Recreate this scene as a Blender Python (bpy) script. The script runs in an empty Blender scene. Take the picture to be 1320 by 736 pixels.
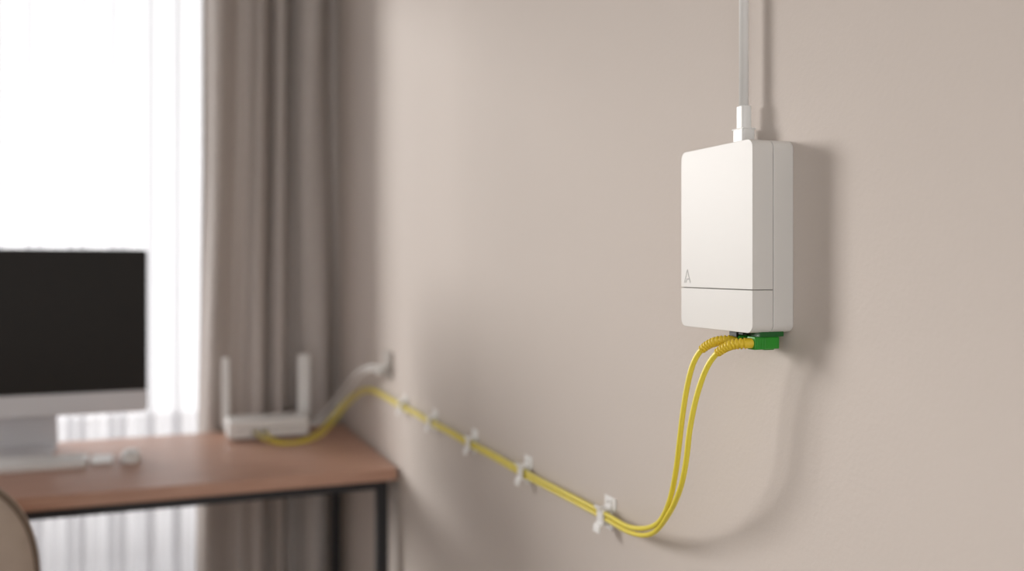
import bpy, bmesh, math, random
from mathutils import Vector, Matrix
random.seed(4)
S=bpy.context.scene
try:
    S.view_settings.view_transform='Standard'
    S.view_settings.look='None'
except Exception: pass

# ------------------------------------------------------------- materials
def s2l(c):
    return tuple(((v/255)/12.92 if v/255<=.04045 else ((v/255+.055)/1.055)**2.4) for v in c)
def mat(name,rgb,rough=.5,metal=0,bump=None,var=None,spec=None,sss=0):
    m=bpy.data.materials.new(name); m.use_nodes=True
    nt=m.node_tree; b=nt.nodes['Principled BSDF']
    col=(*s2l(rgb),1)
    b.inputs['Base Color'].default_value=col
    b.inputs['Roughness'].default_value=rough
    b.inputs['Metallic'].default_value=metal
    if spec is not None: b.inputs['Specular IOR Level'].default_value=spec
    tc=nt.nodes.new('ShaderNodeTexCoord')
    if var:
        n=nt.nodes.new('ShaderNodeTexNoise'); n.inputs['Scale'].default_value=var[0]; n.inputs['Detail'].default_value=4
        nt.links.new(tc.outputs['Object'],n.inputs['Vector'])
        r=nt.nodes.new('ShaderNodeValToRGB')
        k=var[1]
        r.color_ramp.elements[0].position=.3; r.color_ramp.elements[1].position=.7
        r.color_ramp.elements[0].color=(col[0]*(1-k),col[1]*(1-k),col[2]*(1-k),1)
        r.color_ramp.elements[1].color=(min(1,col[0]*(1+k)),min(1,col[1]*(1+k)),min(1,col[2]*(1+k)),1)
        nt.links.new(n.outputs['Fac'],r.inputs['Fac']); nt.links.new(r.outputs['Color'],b.inputs['Base Color'])
    if bump:
        n=nt.nodes.new('ShaderNodeTexNoise'); n.inputs['Scale'].default_value=bump[0]; n.inputs['Detail'].default_value=bump[3] if len(bump)>3 else 3
        nt.links.new(tc.outputs['Object'],n.inputs['Vector'])
        bp=nt.nodes.new('ShaderNodeBump'); bp.inputs['Strength'].default_value=bump[1]; bp.inputs['Distance'].default_value=bump[2]
        nt.links.new(n.outputs['Fac'],bp.inputs['Height']); nt.links.new(bp.outputs['Normal'],b.inputs['Normal'])
    return m
def wood(name,c1,c2,rough,axis_scale):
    m=bpy.data.materials.new(name); m.use_nodes=True; nt=m.node_tree; b=nt.nodes['Principled BSDF']
    tc=nt.nodes.new('ShaderNodeTexCoord'); mp=nt.nodes.new('ShaderNodeMapping'); mp.inputs['Scale'].default_value=axis_scale
    n=nt.nodes.new('ShaderNodeTexNoise'); n.inputs['Scale'].default_value=6; n.inputs['Detail'].default_value=8; n.inputs['Distortion'].default_value=.6
    r=nt.nodes.new('ShaderNodeValToRGB'); r.color_ramp.elements[0].position=.35; r.color_ramp.elements[1].position=.68
    r.color_ramp.elements[0].color=(*s2l(c1),1); r.color_ramp.elements[1].color=(*s2l(c2),1)
    nt.links.new(tc.outputs['Object'],mp.inputs['Vector']); nt.links.new(mp.outputs['Vector'],n.inputs['Vector'])
    nt.links.new(n.outputs['Fac'],r.inputs['Fac']); nt.links.new(r.outputs['Color'],b.inputs['Base Color'])
    b.inputs['Roughness'].default_value=rough
    return m
M_wall=mat('wall_plaster',(204,194,186),.75,bump=(170,.25,.0012,3),var=(1.2,.012),spec=.25)
M_wallb=mat('wall_plaster_back',(214,210,206),.8,bump=(170,.3,.001,3))
M_ceil=mat('ceiling_paint',(235,233,230),.9,bump=(120,.2,.001))
M_floor=wood('floor_wood',(160,144,128),(188,170,152),.45,(.8,8,8))
M_trim=mat('trim_paint',(232,230,227),.45,var=(3,.01))
M_ext=mat('balcony_render',(205,204,207),.9,bump=(40,.3,.003),var=(3,.03))
M_white=mat('terminal_white_plastic',(212,209,204),.45,bump=(900,.08,.0003),var=(4,.006))
M_white2=mat('glossy_white_plastic',(235,234,232),.3,var=(5,.01))
M_groove=mat('groove_shadow_plastic',(120,116,110),.7,var=(10,.02))
M_logo=mat('logo_grey',(130,128,124),.5,var=(10,.02))
M_yel=mat('fiber_jacket_yellow',(230,212,66),.4,var=(40,.02))
M_boot=mat('boot_yellow',(226,194,40),.45,var=(40,.02))
M_green=mat('connector_green',(40,140,38),.35,var=(60,.05))
M_dgreen=mat('adapter_dark_green',(20,90,35),.4,var=(60,.05))
M_black=mat('black_socket',(18,20,18),.5,var=(30,.05))
M_wcab=mat('white_cable_jacket',(230,229,226),.4,var=(30,.01))
M_clip=mat('clip_white_plastic',(236,234,231),.35,var=(20,.01))
M_desk=wood('desk_walnut',(178,136,115),(196,156,135),.4,(1,14,14))
M_steel=mat('desk_black_steel',(38,37,40),.45,metal=.2,bump=(400,.1,.0003))
M_screen=mat('screen_black_glass',(36,33,30),.5,var=(3,.02),spec=.2)
M_alu=mat('silver_aluminium',(212,212,215),.45,metal=.1,bump=(800,.05,.0002))
M_key=mat('keycaps_white',(244,244,244),.5,var=(20,.01))
M_chair=mat('chair_fabric_beige',(176,160,146),.9,bump=(500,.5,.001),var=(30,.05))
M_pipe=mat('chair_piping',(112,96,82),.8,bump=(500,.4,.001))
M_plate=mat('outlet_plastic',(180,172,164),.4,var=(20,.02))
M_cloth=mat('curtain_taupe_fabric',(212,204,198),.95,bump=(600,.4,.0008),var=(90,.05),spec=.1)
def add_transl(m,col,fac):
    nt=m.node_tree; out=nt.nodes['Material Output']; b=nt.nodes['Principled BSDF']
    t=nt.nodes.new('ShaderNodeBsdfTranslucent'); t.inputs['Color'].default_value=(*s2l(col),1)
    mx=nt.nodes.new('ShaderNodeMixShader'); mx.inputs[0].default_value=fac
    nt.links.new(b.outputs[0],mx.inputs[1]); nt.links.new(t.outputs[0],mx.inputs[2]); nt.links.new(mx.outputs[0],out.inputs['Surface'])
add_transl(M_cloth,(190,178,170),.2)
# sheer voile: woven net, denser where the cloth turns edge-on to the line of sight
M_sheer=bpy.data.materials.new('sheer_voile'); M_sheer.use_nodes=True
nt=M_sheer.node_tree; nt.nodes.remove(nt.nodes['Principled BSDF']); out=nt.nodes['Material Output']
tr=nt.nodes.new('ShaderNodeBsdfTransparent'); tl=nt.nodes.new('ShaderNodeBsdfTranslucent'); df=nt.nodes.new('ShaderNodeBsdfDiffuse')
tl.inputs['Color'].default_value=(.67,.67,.68,1); df.inputs['Color'].default_value=(.75,.75,.78,1)
m1=nt.nodes.new('ShaderNodeMixShader'); m1.inputs[0].default_value=.49
nt.links.new(tl.outputs[0],m1.inputs[1]); nt.links.new(df.outputs[0],m1.inputs[2])
m2=nt.nodes.new('ShaderNodeMixShader')
lw=nt.nodes.new('ShaderNodeLayerWeight'); lw.inputs['Blend'].default_value=.5
mr=nt.nodes.new('ShaderNodeMapRange'); mr.inputs['To Min'].default_value=.50; mr.inputs['To Max'].default_value=.90
nt.links.new(lw.outputs['Facing'],mr.inputs['Value']); nt.links.new(mr.outputs[0],m2.inputs[0])
nt.links.new(tr.outputs[0],m2.inputs[1]); nt.links.new(m1.outputs[0],m2.inputs[2]); nt.links.new(m2.outputs[0],out.inputs['Surface'])
# window glass
M_glass=bpy.data.materials.new('window_glass'); M_glass.use_nodes=True
nt=M_glass.node_tree; nt.nodes.remove(nt.nodes['Principled BSDF']); out=nt.nodes['Material Output']
tr=nt.nodes.new('ShaderNodeBsdfTransparent'); gl=nt.nodes.new('ShaderNodeBsdfGlossy'); gl.inputs['Roughness'].default_value=.05
mx=nt.nodes.new('ShaderNodeMixShader'); mx.inputs[0].default_value=.05
nt.links.new(tr.outputs[0],mx.inputs[1]); nt.links.new(gl.outputs[0],mx.inputs[2]); nt.links.new(mx.outputs[0],out.inputs['Surface'])

# ------------------------------------------------------------- helpers
def link(name,me,mats,parent=None,smooth=False):
    o=bpy.data.objects.new(name,me); S.collection.objects.link(o)
    for m in (mats if isinstance(mats,(list,tuple)) else [mats]): me.materials.append(m)
    if smooth:
        for p in me.polygons: p.use_smooth=True
    if parent is not None:
        o.parent=parent; o.matrix_parent_inverse=Matrix.Translation(-Vector(parent.location))
    return o
def empty(name,loc):
    e=bpy.data.objects.new(name,None); e.empty_display_size=.05; e.location=loc; S.collection.objects.link(e); return e
def bev(o,w,seg=3,ang=30):
    b=o.modifiers.new('bevel','BEVEL'); b.width=w; b.segments=seg; b.limit_method='ANGLE'; b.angle_limit=math.radians(ang)
    for p in o.data.polygons: p.use_smooth=True
    wn=o.modifiers.new('wn','WEIGHTED_NORMAL'); wn.keep_sharp=True
    return o
def boxes(name,bl,m,parent=None,bevel=0):
    me=bpy.data.meshes.new(name); bm=bmesh.new()
    for (x0,x1,y0,y1,z0,z1) in bl:
        vs=[bm.verts.new(p) for p in [(x0,y0,z0),(x1,y0,z0),(x1,y1,z0),(x0,y1,z0),(x0,y0,z1),(x1,y0,z1),(x1,y1,z1),(x0,y1,z1)]]
        for f in [(0,3,2,1),(4,5,6,7),(0,1,5,4),(1,2,6,5),(2,3,7,6),(3,0,4,7)]: bm.faces.new([vs[i] for i in f])
    bmesh.ops.recalc_face_normals(bm,faces=bm.faces)
    bm.to_mesh(me); bm.free()
    o=link(name,me,m,parent)
    if bevel: bev(o,bevel)
    return o
def prism(name,poly,axis,a0,a1,m,parent=None,bevel=0,seg=3):
    """poly 2D points; axis x:(y,z), y:(x,z), z:(x,y)"""
    def P(p,a):
        return {'x':(a,p[0],p[1]),'y':(p[0],a,p[1]),'z':(p[0],p[1],a)}[axis]
    me=bpy.data.meshes.new(name); bm=bmesh.new()
    A=[bm.verts.new(P(p,a0)) for p in poly]; B=[bm.verts.new(P(p,a1)) for p in poly]
    n=len(poly); bm.faces.new(A); bm.faces.new(B[::-1])
    for i in range(n): bm.faces.new([A[i],B[i],B[(i+1)%n],A[(i+1)%n]])
    bmesh.ops.recalc_face_normals(bm,faces=bm.faces)
    bm.to_mesh(me); bm.free()
    o=link(name,me,m,parent)
    if bevel: bev(o,bevel,seg)
    return o
def rrect(a0,a1,b0,b1,r,n=10):
    """r: radius or (r_lowlow, r_highlow, r_highhigh, r_lowhigh)"""
    if not isinstance(r,tuple): r=(r,)*4
    pts=[]
    for (cx,cy,sx,sy,st,rr) in [(a0,b0,1,1,180,r[0]),(a1,b0,-1,1,270,r[1]),(a1,b1,-1,-1,0,r[2]),(a0,b1,1,-1,90,r[3])]:
        if rr<=0: pts.append((cx,cy)); continue
        for i in range(n+1):
            t=math.radians(st+90*i/n)
            pts.append((cx+sx*rr+rr*math.cos(t),cy+sy*rr+rr*math.sin(t)))
    return pts
def crom(P,sub=12):
    P=[Vector(p) for p in P]; P=[P[0]*2-P[1]]+P+[P[-1]*2-P[-2]]; out=[]
    for i in range(1,len(P)-2):
        p0,p1,p2,p3=P[i-1:i+3]
        for j in range(sub):
            t=j/sub
            out.append(.5*((2*p1)+(p2-p0)*t+(2*p0-5*p1+4*p2-p3)*t*t+(3*p1-p0-3*p2+p3)*t**3))
    out.append(P[-2]); return out
def smoothpath(P,it=14,keep=3):
    P=[p.copy() for p in P]
    for _ in range(it):
        Q=[p.copy() for p in P]
        for i in range(keep,len(P)-keep): Q[i]=P[i]*.5+(P[i-1]+P[i+1])*.25
        P=Q
    return P
def tube(name,path,rad,m,parent=None,seg=14):
    """rad: float or list of radii along path"""
    me=bpy.data.meshes.new(name); bm=bmesh.new(); n=len(path)
    rr=rad if isinstance(rad,list) else [rad]*n
    T=[(path[min(i+1,n-1)]-path[max(i-1,0)]).normalized() for i in range(n)]
    up=Vector((0,0,1)) if abs(T[0].z)<.9 else Vector((1,0,0))
    N=T[0].cross(up).normalized(); rings=[]
    for i in range(n):
        N=(N-T[i]*N.dot(T[i])).normalized(); B=T[i].cross(N)
        rings.append([bm.verts.new(path[i]+(N*math.cos(2*math.pi*k/seg)+B*math.sin(2*math.pi*k/seg))*rr[i]) for k in range(seg)])
    for i in range(n-1):
        for k in range(seg): bm.faces.new([rings[i][k],rings[i][(k+1)%seg],rings[i+1][(k+1)%seg],rings[i+1][k]])
    bm.faces.new(rings[0][::-1]); bm.faces.new(rings[-1])
    bmesh.ops.recalc_face_normals(bm,faces=bm.faces)
    bm.to_mesh(me); bm.free()
    return link(name,me,m,parent,True)

EZ=1.284   # eye height
# world frame: right wall face at x=0, room on x<0, y along the wall toward the window
# ------------------------------------------------------------- room
H=2.62; YB=3.42; XL=-3.7; Y0=-1.7
boxes('wall_right',[(0,.1,Y0,YB+.16,-.05,H)],M_wall)
boxes('wall_left',[(XL-.1,XL,Y0,YB+.16,-.05,H)],M_wallb)
boxes('floor',[(XL,0,Y0,YB,-.05,0)],M_floor)
boxes('ceiling',[(XL-.1,.1,Y0,YB+.16,H,H+.08)],M_ceil)
WX0,WX1,WZ0,WZ1=-2.75,-.36,.12,2.42
boxes('wall_back',[(XL,WX0,YB,YB+.16,-.05,H),(WX1,0,YB,YB+.16,-.05,H),(WX0,WX1,YB,YB+.16,-.05,WZ0),(WX0,WX1,YB,YB+.16,WZ1,H)],M_wallb)
boxes('wall_balcony',[(-4.6,.8,4.60,4.72,-.1,.60),(-4.6,.8,YB+.16,4.60,-.12,-.05)],M_ext)
boxes('baseboard_right',[(-.009,0,Y0,YB,0,.08)],M_trim,bevel=.002)
boxes('baseboard_back',[(XL,-.01,YB-.009,YB,0,.08)],M_trim,bevel=.002)
boxes('baseboard_left',[(XL,XL+.009,Y0,YB-.01,0,.08)],M_trim,bevel=.002)
w=empty('window_1',(-1.55,YB+.1,1.3))
fy0,fy1=YB+.08,YB+.13
boxes('frame',[(WX0,WX0+.05,fy0,fy1,WZ0,WZ1),(WX1-.05,WX1,fy0,fy1,WZ0,WZ1),(WX0+.05,WX1-.05,fy0,fy1,WZ0,WZ0+.05),(WX0+.05,WX1-.05,fy0,fy1,WZ1-.05,WZ1),(-1.58,-1.53,fy0,fy1,WZ0+.05,WZ1-.05)],M_trim,w,.004)
boxes('glass',[(WX0+.05,-1.58,YB+.1,YB+.106,WZ0+.05,WZ1-.05),(-1.53,WX1-.05,YB+.1,YB+.106,WZ0+.05,WZ1-.05)],M_glass,w)

# ------------------------------------------------------------- curtains
def cloth(name,k0,k1,fy,z0,z1,m,nk=400,nz=40,flare=None,parent=None,thick=0):
    me=bpy.data.meshes.new(name); bm=bmesh.new(); g=[]
    for i in range(nk+1):
        row=[]
        for j in range(nz+1):
            v=j/nz; z=z0+(z1-z0)*v; k=k0+(k1-k0)*i/nk
            kk=k*(1+flare(z)) if flare else k
            row.append(bm.verts.new((-kk,fy(k,z),z)))
        g.append(row)
    for i in range(nk):
        for j in range(nz): bm.faces.new([g[i][j],g[i+1][j],g[i+1][j+1],g[i][j+1]])
    bm.to_mesh(me); bm.free()
    o=link(name,me,m,parent,True)
    if thick:
        s=o.modifiers.new('thick','SOLIDIFY'); s.thickness=thick
    return o
def heavy(k,z):
    ph=(k-.24)/.1+.25*math.sin(k*23+1)+.06*math.sin(z*2.1+k*9)
    a=.042+.012*math.sin(k*31+2)
    c=math.cos(2*math.pi*ph)
    return 3.215+a*(abs(c)**.8*(1 if c>0 else -1))+.006*math.sin(2*math.pi*ph*2.3+z*.9)+.006*math.sin(z*3+k*40)
cloth('drape_curtain',.006,.452,heavy,.015,2.5,M_cloth,nk=360,flare=lambda z:.06*max(0,(1.6-z))*.6,thick=.0015)
def voile(k,z):
    return 3.33+.018*math.sin(2*math.pi*k/.105+1.2*math.sin(k*11))+.006*math.sin(2*math.pi*k/.041+z*.5)
cloth('sheer_curtain',.30,2.85,voile,.02,2.5,M_sheer,nk=900,nz=10)
rod=empty('curtain_rod',(-1.5,3.27,2.53))
tube('rod_bar',[Vector((-.02,3.27,2.53)),Vector((-3.0,3.27,2.53))],.012,M_alu,rod)
boxes('rod_brackets',[(-.05,-.03,3.27,YB,2.52,2.54),(-2.95,-2.93,3.27,YB,2.52,2.54)],M_alu,rod,.002)

# ------------------------------------------------------------- fibre terminal box
by0,by1=.794,.930; bz0,bz1=EZ-.0689,EZ+.1306; T=.051; SEAM=.0255; zs=EZ-.0245
tb=empty('fiber_terminal_box',(-T/2,(by0+by1)/2,(bz0+bz1)/2))
prism('base_shell',rrect(by0,by1,bz0,bz1,.009),'x',0,-SEAM+.0004,M_white,tb,.0008)
prism('inner_core',rrect(by0+.0012,by1-.0012,bz0+.0012,bz1-.0012,.008),'x',-.02,-T+.003,M_groove,tb)
prism('cover_upper',rrect(by0,by1,zs+.0004,bz1,(.0005,.0005,.009,.009)),'x',-SEAM-.0003,-T,M_white,tb,.0016,4)
prism('cover_lower',rrect(by0,by1,bz0,zs-.0004,(.009,.009,.0005,.0005)),'x',-SEAM-.0003,-T,M_white,tb,.0016,4)
lx=-T-.0002
def stroke(p,q,wd=.0008):
    d=(Vector(q)-Vector(p)).normalized(); n=Vector((-d.y,d.x))*wd/2
    return [(p[0]+n.x,p[1]+n.y),(q[0]+n.x,q[1]+n.y),(q[0]-n.x,q[1]-n.y),(p[0]-n.x,p[1]-n.y)]
ly=.9165; lz=EZ-.0190
for i,(p,q) in enumerate([((ly-.0060,lz),(ly,lz+.0150)),((ly,lz+.0150),(ly+.0060,lz)),((ly-.0042,lz+.0042),(ly+.0008,lz+.0042)),((ly+.0008,lz+.0042),(ly+.0034,lz+.0000))]):
    prism('logo_stroke_%d'%i,stroke(p,q),'x',-T+.0002,lx,M_logo,tb)
prism('adapter_port_1',rrect(.7995,.8155,bz0-.0045,bz0+.002,.001,3),'x',-.008,-.038,M_dgreen,tb,.0005)
prism('adapter_port_2',rrect(.8275,.8435,bz0-.0045,bz0+.002,.001,3),'x',-.008,-.042,M_dgreen,tb,.0005)
boxes('port_latches',[(-.036,-.030,.8175,.8255,bz0-.004,bz0+.002),(-.046,-.042,.8175,.8255,bz0-.003,bz0+.002),(-.046,-.0415,.829,.842,bz0-.006,bz0)],M_black,tb,.0004)

# ------------------------------------------------------------- fibre patch cables
def patch(name,yc,path,zoff=0):
    root=empty(name,(-.03,yc,bz0-.01))
    prism('connector_body',rrect(yc-.0066,yc+.0066,bz0-.0172,bz0-.0045,.0012,4),'x',-.013,-.031,M_green,root,.0006)
    prism('connector_shoulder',rrect(yc-.0070,yc+.0070,bz0-.0176,bz0-.0042,.0015,4),'x',-.031,-.0435,M_green,root,.0008)
    boxes('grip_ribs',[(-.0345-.003*i,-.0332-.003*i,yc-.0073,yc+.0073,bz0-.0170,bz0-.0052) for i in range(3)],M_green,root,.0003)
    boxes('key_tab',[(-.028,-.016,yc-.002,yc+.002,bz0-.0186,bz0-.0168)],M_green,root,.0004)
    P=smoothpath(crom(path,16),16)
    L=0; idx=0
    for i in range(1,len(P)):
        L+=(P[i]-P[i-1]).length
        if L>.043: idx=i;break
    fine=[]; acc=P[:idx+1]
    N=90; seglen=[0]
    for i in range(1,len(acc)): seglen.append(seglen[-1]+(acc[i]-acc[i-1]).length)
    tot=seglen[-1]; j=0
    radii=[]
    for i in range(N+1):
        s=tot*i/N
        while j<len(acc)-2 and seglen[j+1]<s: j+=1
        f=(s-seglen[j])/max(1e-9,seglen[j+1]-seglen[j]); fine.append(acc[j].lerp(acc[j+1],f))
        u=i/N
        base=.0056*(1-u)+.0041*u
        rib=0 if u<.18 else (.0006 if (int(u*N)//4)%2==0 else -.0005)
        radii.append(base+rib)
    tube('strain_relief_boot',fine,radii,M_boot,root,18)
    tube('jacket',P[3:],.0032,M_yel,root,14)
    return root
cz=bz0-.0110
def W(k,y,z): return (-k,y,EZ+z)
tail=[ (1.36,.0095),(1.527,.009),(1.68,.0095),(1.815,.009),(1.95,.0095),(2.09,.009),(2.22,.0095),(2.355,.009),(2.55,.009),(2.68,.010)]
near=[(-.041,.807,cz),W(.051,.811,-.0803),W(.0590,.8235,-.0833),W(.0645,.8425,-.0955),W(.0683,.8570,-.117),W(.0715,.8695,-.150),W(.0735,.8775,-.184),W(.0725,.8845,-.213),W(.067,.906,-.2507),W(.055,.951,-.2916),W(.037,1.022,-.336),W(.022,1.108,-.358),W(.0105,1.205,-.3640)]
near+=[W(k,y,-.3660-(.002 if i%2 else 0)) for i,(y,k) in enumerate(tail)]
near+=[W(.020,2.78,-.383),W(.045,2.86,-.425),W(.080,2.89,-.478),W(.13,2.86,-.518),W(.19,2.83,-.5285),W(.26,2.835,-.5285),W(.305,2.88,-.515),W(.315,2.932,-.508)]
far=[(-.041,.835,cz),W(.051,.840,-.0793),W(.0590,.852,-.0818),W(.0640,.868,-.0913),W(.0673,.8797,-.108),W(.0695,.8880,-.134),W(.071,.8945,-.1645),W(.0715,.9005,-.197),W(.068,.9144,-.2348),W(.059,.9444,-.2775),W(.046,.9969,-.3175),W(.030,1.09,-.346),W(.0115,1.205,-.3560)]
far+=[W(k+.001,y,-.3580-(.0015 if i%2 else 0)) for i,(y,k) in enumerate(tail)]
far+=[W(.022,2.79,-.374),W(.050,2.87,-.416),W(.088,2.90,-.468),W(.138,2.868,-.510),W(.20,2.840,-.5275),W(.25,2.855,-.5285),W(.282,2.89,-.515),W(.288,2.932,-.508)]
patch('yellow_fiber_cable',.807,near)
patch('yellow_fiber_cable',.835,far)

# ------------------------------------------------------------- clips
def clip(y):
    r=empty('cable_clip',(-.008,y,EZ-.362)); z=EZ-.3617
    hw=.009
    prof=[(0,.026),(-.0035,.026),(-.0050,.0135),(-.0150,.0125),(-.0200,.0165),(-.0232,.0150),(-.0190,.0090),(-.0175,.0090),(-.0175,-.0080),(-.0225,-.0125),(-.0240,-.0220),(-.0210,-.0225),(-.0190,-.0140),(-.0145,-.0110),(-.0140,.0085),(-.0040,.0090),(-.0035,-.0105),(-.0090,-.0105),(-.0090,-.0135),(-.0035,-.0150),(-.0030,-.0200),(0,-.0200)]
    prism('clip_body',[(a,z+b) for a,b in prof],'y',y-hw,y+hw,M_clip,r,.0007,2)
    boxes('wall_pad',[(-.0022,0,y-.020,y+.014,z+.008,z+.028)],M_clip,r,.0008)
    tube('nail_head',[Vector((-.002,y,z+.021)),Vector((-.0062,y,z+.021))],.0035,M_clip,r)
    return r
for y in (1.205,1.515,1.80,2.08,2.345): clip(y)

# ------------------------------------------------------------- power lead from above
pk,py=.016,.858
pl=empty('power_cable',(-pk,py,bz1+.03))
zt=bz1
prism('plug_lower',rrect(-pk-.0082,-pk+.0082,py-.0102,py+.0102,.003,5),'z',zt-.002,zt+.0205,M_wcab,pl,.0012)
prism('plug_upper',rrect(-pk-.0062,-pk+.0062,py-.0076,py+.0076,.004,5),'z',zt+.020,zt+.0450,M_wcab,pl,.001)
boxes('plug_grip_lines',[(-pk-.0085,-pk+.0085,py-.0106,py+.0106,zt+.0185,zt+.0202)],M_wcab,pl,.0006)
tube('lead',[Vector((-pk,py,zt+.044)),Vector((-pk,py,zt+.3)),Vector((-pk,py+.002,H-.001))],.0052,M_wcab,pl)

# ------------------------------------------------------------- desk
dk=empty('desk',(-.8,2.78,.75))
dx0,dx1=-1.75,-.006; dy0,dy1=2.405,3.14
prism('desk_top',rrect(dx0,dx1,dy0,dy1,.006,4),'z',.717,.75,M_desk,dk,.003)
L=.03; a,b=dx0+.03,dx1-.018; c,d=dy0+.03,dy1-.03; zb=.717
boxes('steel_frame',[(b-L,b,c,c+L,0,zb),(a,a+L,c,c+L,0,zb),(b-L,b,d-L,d,0,zb),(a,a+L,d-L,d,0,zb),
 (a+L,b-L,c,c+L,zb-.028,zb),(a+L,b-L,d-L,d,zb-.028,zb),(b-L,b,c+L,d-L,zb-.028,zb),(a,a+L,c+L,d-L,zb-.028,zb),
 (b-L,b,c+L,d-L,.10,.13),(a,a+L,c+L,d-L,.10,.13)],M_steel,dk,.002)

# ------------------------------------------------------------- desktop computer
dc=empty('desktop_computer',(-.985,3.0,.75))
mx0,mx1=-1.345,-.623; my=2.975; mt=EZ+.049; mb=EZ-.432; mc=EZ-.368
prism('housing',rrect(mx0,mx1,mb,mt,.012,6),'y',my,my+.016,M_alu,dc,.003)
prism('rear_bulge',rrect(mx0+.12,mx1-.12,mb+.06,mt-.06,.05,8),'y',my+.014,my+.040,M_alu,dc,.012)
prism('screen_glass',rrect(mx0+.001,mx1-.001,mc,mt-.001,(.0,.0,.011,.011),6),'y',my-.0022,my,M_screen,dc)
st=[(3.010,mb+.20),(3.018,mb+.20),(3.060,.80),(3.074,.760),(3.070,.7505),(2.900,.7505),(2.900,.757),(3.050,.760),(3.050,.79)]
prism('stand',st,'x',-1.10,-.870,M_alu,dc,.002)
kb=empty('keyboard',(-.99,2.77,.755))
prism('keyboard_body',rrect(-1.215,-.775,2.705,2.835,.010,5),'z',.7505,.764,M_white2,kb,.002)
ks=[]
for r_ in range(5):
    n=14; wdt=.420/n
    for c_ in range(n):
        if r_==0 and 4<=c_<=8:
            if c_==4: ks.append((-1.205+wdt*4+.0015,-1.205+wdt*9-.0015,2.722,2.741,.764,.767))
            continue
        x=-1.205+wdt*c_; y=2.722+.0215*r_
        ks.append((x+.0015,x+wdt-.0015,y,y+.019,.764,.767))
boxes('keycaps',ks,M_key,kb,.0008)
def dome(name,cx,cy,hx,hy,h,z0,m,parent,ex=2.6):
    me=bpy.data.meshes.new(name); bm=bmesh.new(); rings=[]; n=40; K=10
    for i in range(K):
        ph=i/(K)*math.pi/2; s=math.cos(ph)**.55; z=z0+h*(math.sin(ph)**.9)
        rings.append([bm.verts.new((cx+hx*s*math.copysign(abs(math.cos(t))**(2/ex),math.cos(t)),cy+hy*s*math.copysign(abs(math.sin(t))**(2/ex),math.sin(t)),z)) for t in [2*math.pi*q/n for q in range(n)]])
    top=bm.verts.new((cx,cy,z0+h))
    for i in range(K-1):
        for q in range(n): bm.faces.new([rings[i][q],rings[i][(q+1)%n],rings[i+1][(q+1)%n],rings[i+1][q]])
    for q in range(n): bm.faces.new([rings[-1][q],rings[-1][(q+1)%n],top])
    bm.faces.new(rings[0][::-1])
    bm.to_mesh(me); bm.free(); return link(name,me,m,parent,True)
ms=empty('computer_mouse',(-.665,2.76,.75))
dome('mouse_shell',-.665,2.76,.027,.052,.030,.7505,M_white2,ms)
boxes('mouse_button_groove',[(-.6655,-.6645,2.715,2.755,.7740,.7795)],M_groove,ms)
tp=empty('trackpad',(-.735,2.775,.752))
prism('trackpad_plate',rrect(-.765,-.712,2.725,2.83,.008,5),'z',.7505,.759,M_white2,tp,.0015)

# ------------------------------------------------------------- router
rt=empty('wifi_router',(-.27,3.0,.78))
ry0,ry1=2.935,3.065; rx0,rx1=-.395,-.150
prism('router_body',rrect(rx0,rx1,ry0,ry1,.014,6),'z',.757,.812,M_white2,rt,.006,4)
boxes('router_feet',[(rx0+.02,rx0+.035,ry0+.015,ry0+.03,.7502,.758),(rx1-.035,rx1-.02,ry0+.015,ry0+.03,.7502,.758),(rx0+.02,rx0+.035,ry1-.03,ry1-.015,.7502,.758),(rx1-.035,rx1-.02,ry1-.03,ry1-.015,.7502,.758)],M_groove,rt)
boxes('router_vent_groove',[(rx0+.02,rx1-.02,ry0-.0006,ry0+.001,.786,.788)],M_groove,rt)
boxes('router_ports',[(-.325,-.305,ry0-.001,ry0+.002,.767,.782),(-.298,-.278,ry0-.001,ry0+.002,.767,.782),(rx1-.002,rx1+.001,2.975,2.993,.770,.785),(rx1-.002,rx1+.001,3.005,3.023,.770,.785)],M_groove,rt,.0004)
prism('antenna_a',rrect(-.168,-.130,.775,.998,.010,5),'y',ry1-.004,ry1+.008,M_white2,rt,.003)
prism('antenna_b',rrect(-.404,-.380,.775,.996,.010,5),'y',ry1-.004,ry1+.008,M_white2,rt,.003)

# ------------------------------------------------------------- wall outlet + white leads
ol=empty('wall_outlet',(-.005,2.52,EZ-.275))
oz=EZ-.272
prism('faceplate',rrect(2.482,2.558,oz-.038,oz+.038,.006,4),'x',0,-.009,M_plate,ol,.0015)
prism('socket_insert',rrect(2.495,2.545,oz-.026,oz+.026,.004,4),'x',-.0085,-.0105,M_plate,ol,.0006)
nc=empty('white_network_cable',(-.03,2.6,1.0))
boxes('plug_boot',[(-.034,-.0108,2.528,2.544,EZ-.300,EZ-.284)],M_wcab,nc,.002)
tube('network_jacket',crom([W(.030,2.536,-.292),W(.042,2.575,-.293),W(.046,2.705,-.328),W(.056,2.87,-.408),W(.085,2.96,-.475),W(.115,2.985,-.500),W(.146,2.984,-.506)],14),.0040,M_wcab,nc)
nc2=empty('white_network_cable',(-.03,2.6,1.0))
boxes('plug_boot',[(-.034,-.0108,2.500,2.516,EZ-.285,EZ-.269)],M_wcab,nc2,.002)
tube('network_jacket',crom([W(.030,2.508,-.277),W(.046,2.56,-.279),W(.056,2.70,-.312),W(.066,2.88,-.392),W(.092,2.99,-.462),W(.120,3.015,-.495),W(.146,3.014,-.506)],14),.0036,M_wcab,nc2)

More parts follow.
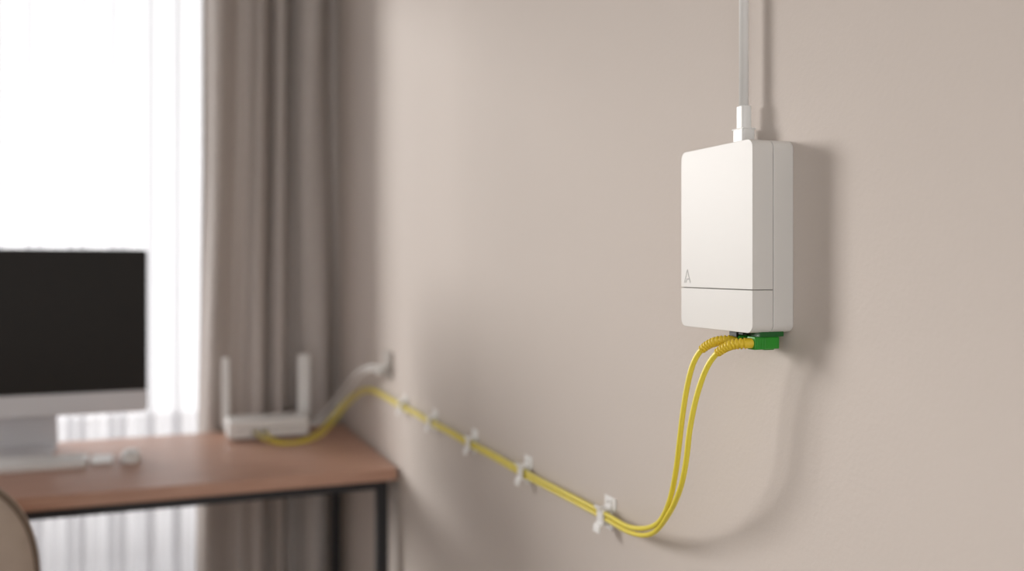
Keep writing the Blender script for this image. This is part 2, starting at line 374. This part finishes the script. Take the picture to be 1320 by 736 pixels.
# ------------------------------------------------------------- chair
ch=empty('desk_chair',(-1.06,2.1,.0))
CZ=.668
def superell(name,cx,cz,hx,hz,y0,y1,ex,m,parent,curve=.05,n=72):
    me=bpy.data.meshes.new(name); bm=bmesh.new(); rings=[]
    layers=[(.0,.86),(.10,.955),(.3,.99),(.5,1),(.7,.99),(.9,.955),(1,.86)]
    def pt(f,s,t,add=0):
        x=hx*s*math.copysign(abs(math.cos(t))**(2/ex),math.cos(t)); z=hz*s*math.copysign(abs(math.sin(t))**(2/ex),math.sin(t))
        return (cx+x,y0+(y1-y0)*f+curve*(x/hx)**2-.06*(z/hz)+add,cz+z)
    for (f,s) in layers: rings.append([bm.verts.new(pt(f,s,2*math.pi*q/n)) for q in range(n)])
    for i in range(len(rings)-1):
        for q in range(n): bm.faces.new([rings[i][q],rings[i][(q+1)%n],rings[i+1][(q+1)%n],rings[i+1][q]])
    for ring,f,inv in ((rings[0],0,True),(rings[-1],1,False)):
        prev=ring
        for s in (.6,.3):
            cur=[bm.verts.new(pt(f,s,2*math.pi*q/n,-.004 if inv else .008)) for q in range(n)]
            for q in range(n): bm.faces.new([prev[q],prev[(q+1)%n],cur[(q+1)%n],cur[q]])
            prev=cur
        bm.faces.new(prev)
    bmesh.ops.recalc_face_normals(bm,faces=bm.faces)
    bm.to_mesh(me); bm.free(); return link(name,me,m,parent,True)
superell('backrest',-1.06,CZ,.248,.270,1.90,1.96,2.7,M_chair,ch)
pp=[]
for q in range(73):
    t=2*math.pi*q/72; x=.248*.985*math.copysign(abs(math.cos(t))**(2/2.7),math.cos(t)); z=.270*.985*math.copysign(abs(math.sin(t))**(2/2.7),math.sin(t))
    pp.append(Vector((-1.06+x,1.913+.05*(x/.248)**2-.06*(z/.270),CZ+z)))
tube('backrest_piping',pp,.005,M_pipe,ch,8)
prism('seat_cushion',rrect(-1.30,-.82,1.955,2.37,.07,8),'z',.40,.475,M_chair,ch,.025,5)
for i,(sx,sy) in enumerate([(-1.26,1.99),(-.86,1.99),(-1.26,2.33),(-.86,2.33)]):
    ox=(sx+1.06)*.12; oy=(sy-2.16)*.12
    tube('leg_%d'%i,[Vector((sx+ox,sy+oy,0.0)),Vector((sx,sy,.41))],[.010,.016],M_steel,ch)

# ------------------------------------------------------------- light
wd=bpy.data.worlds.new('overcast_sky'); S.world=wd; wd.use_nodes=True
bg=wd.node_tree.nodes['Background']; bg.inputs['Color'].default_value=(.99,.99,1,1); bg.inputs['Strength'].default_value=1.56
sd=bpy.data.lights.new('sun','SUN'); sd.energy=6.5; sd.angle=math.radians(17); sd.color=(1,.975,.95)
so=bpy.data.objects.new('sun',sd); S.collection.objects.link(so)
so.location=(-3,6,3); so.rotation_euler=Vector((1,-1.37,-.30)).to_track_quat('-Z','Y').to_euler()

# ------------------------------------------------------------- camera
cd=bpy.data.cameras.new('camera'); co=bpy.data.objects.new('camera',cd); S.collection.objects.link(co); S.camera=co
a=math.atan(472/1200)
co.location=(-.627,0,EZ); co.rotation_euler=(math.radians(90),0,-a)
cd.sensor_width=36; cd.lens=36*1200/1320; cd.shift_y=-25/1320
cd.clip_start=.02
cd.dof.use_dof=True; cd.dof.focus_distance=.97; cd.dof.aperture_fstop=2.4
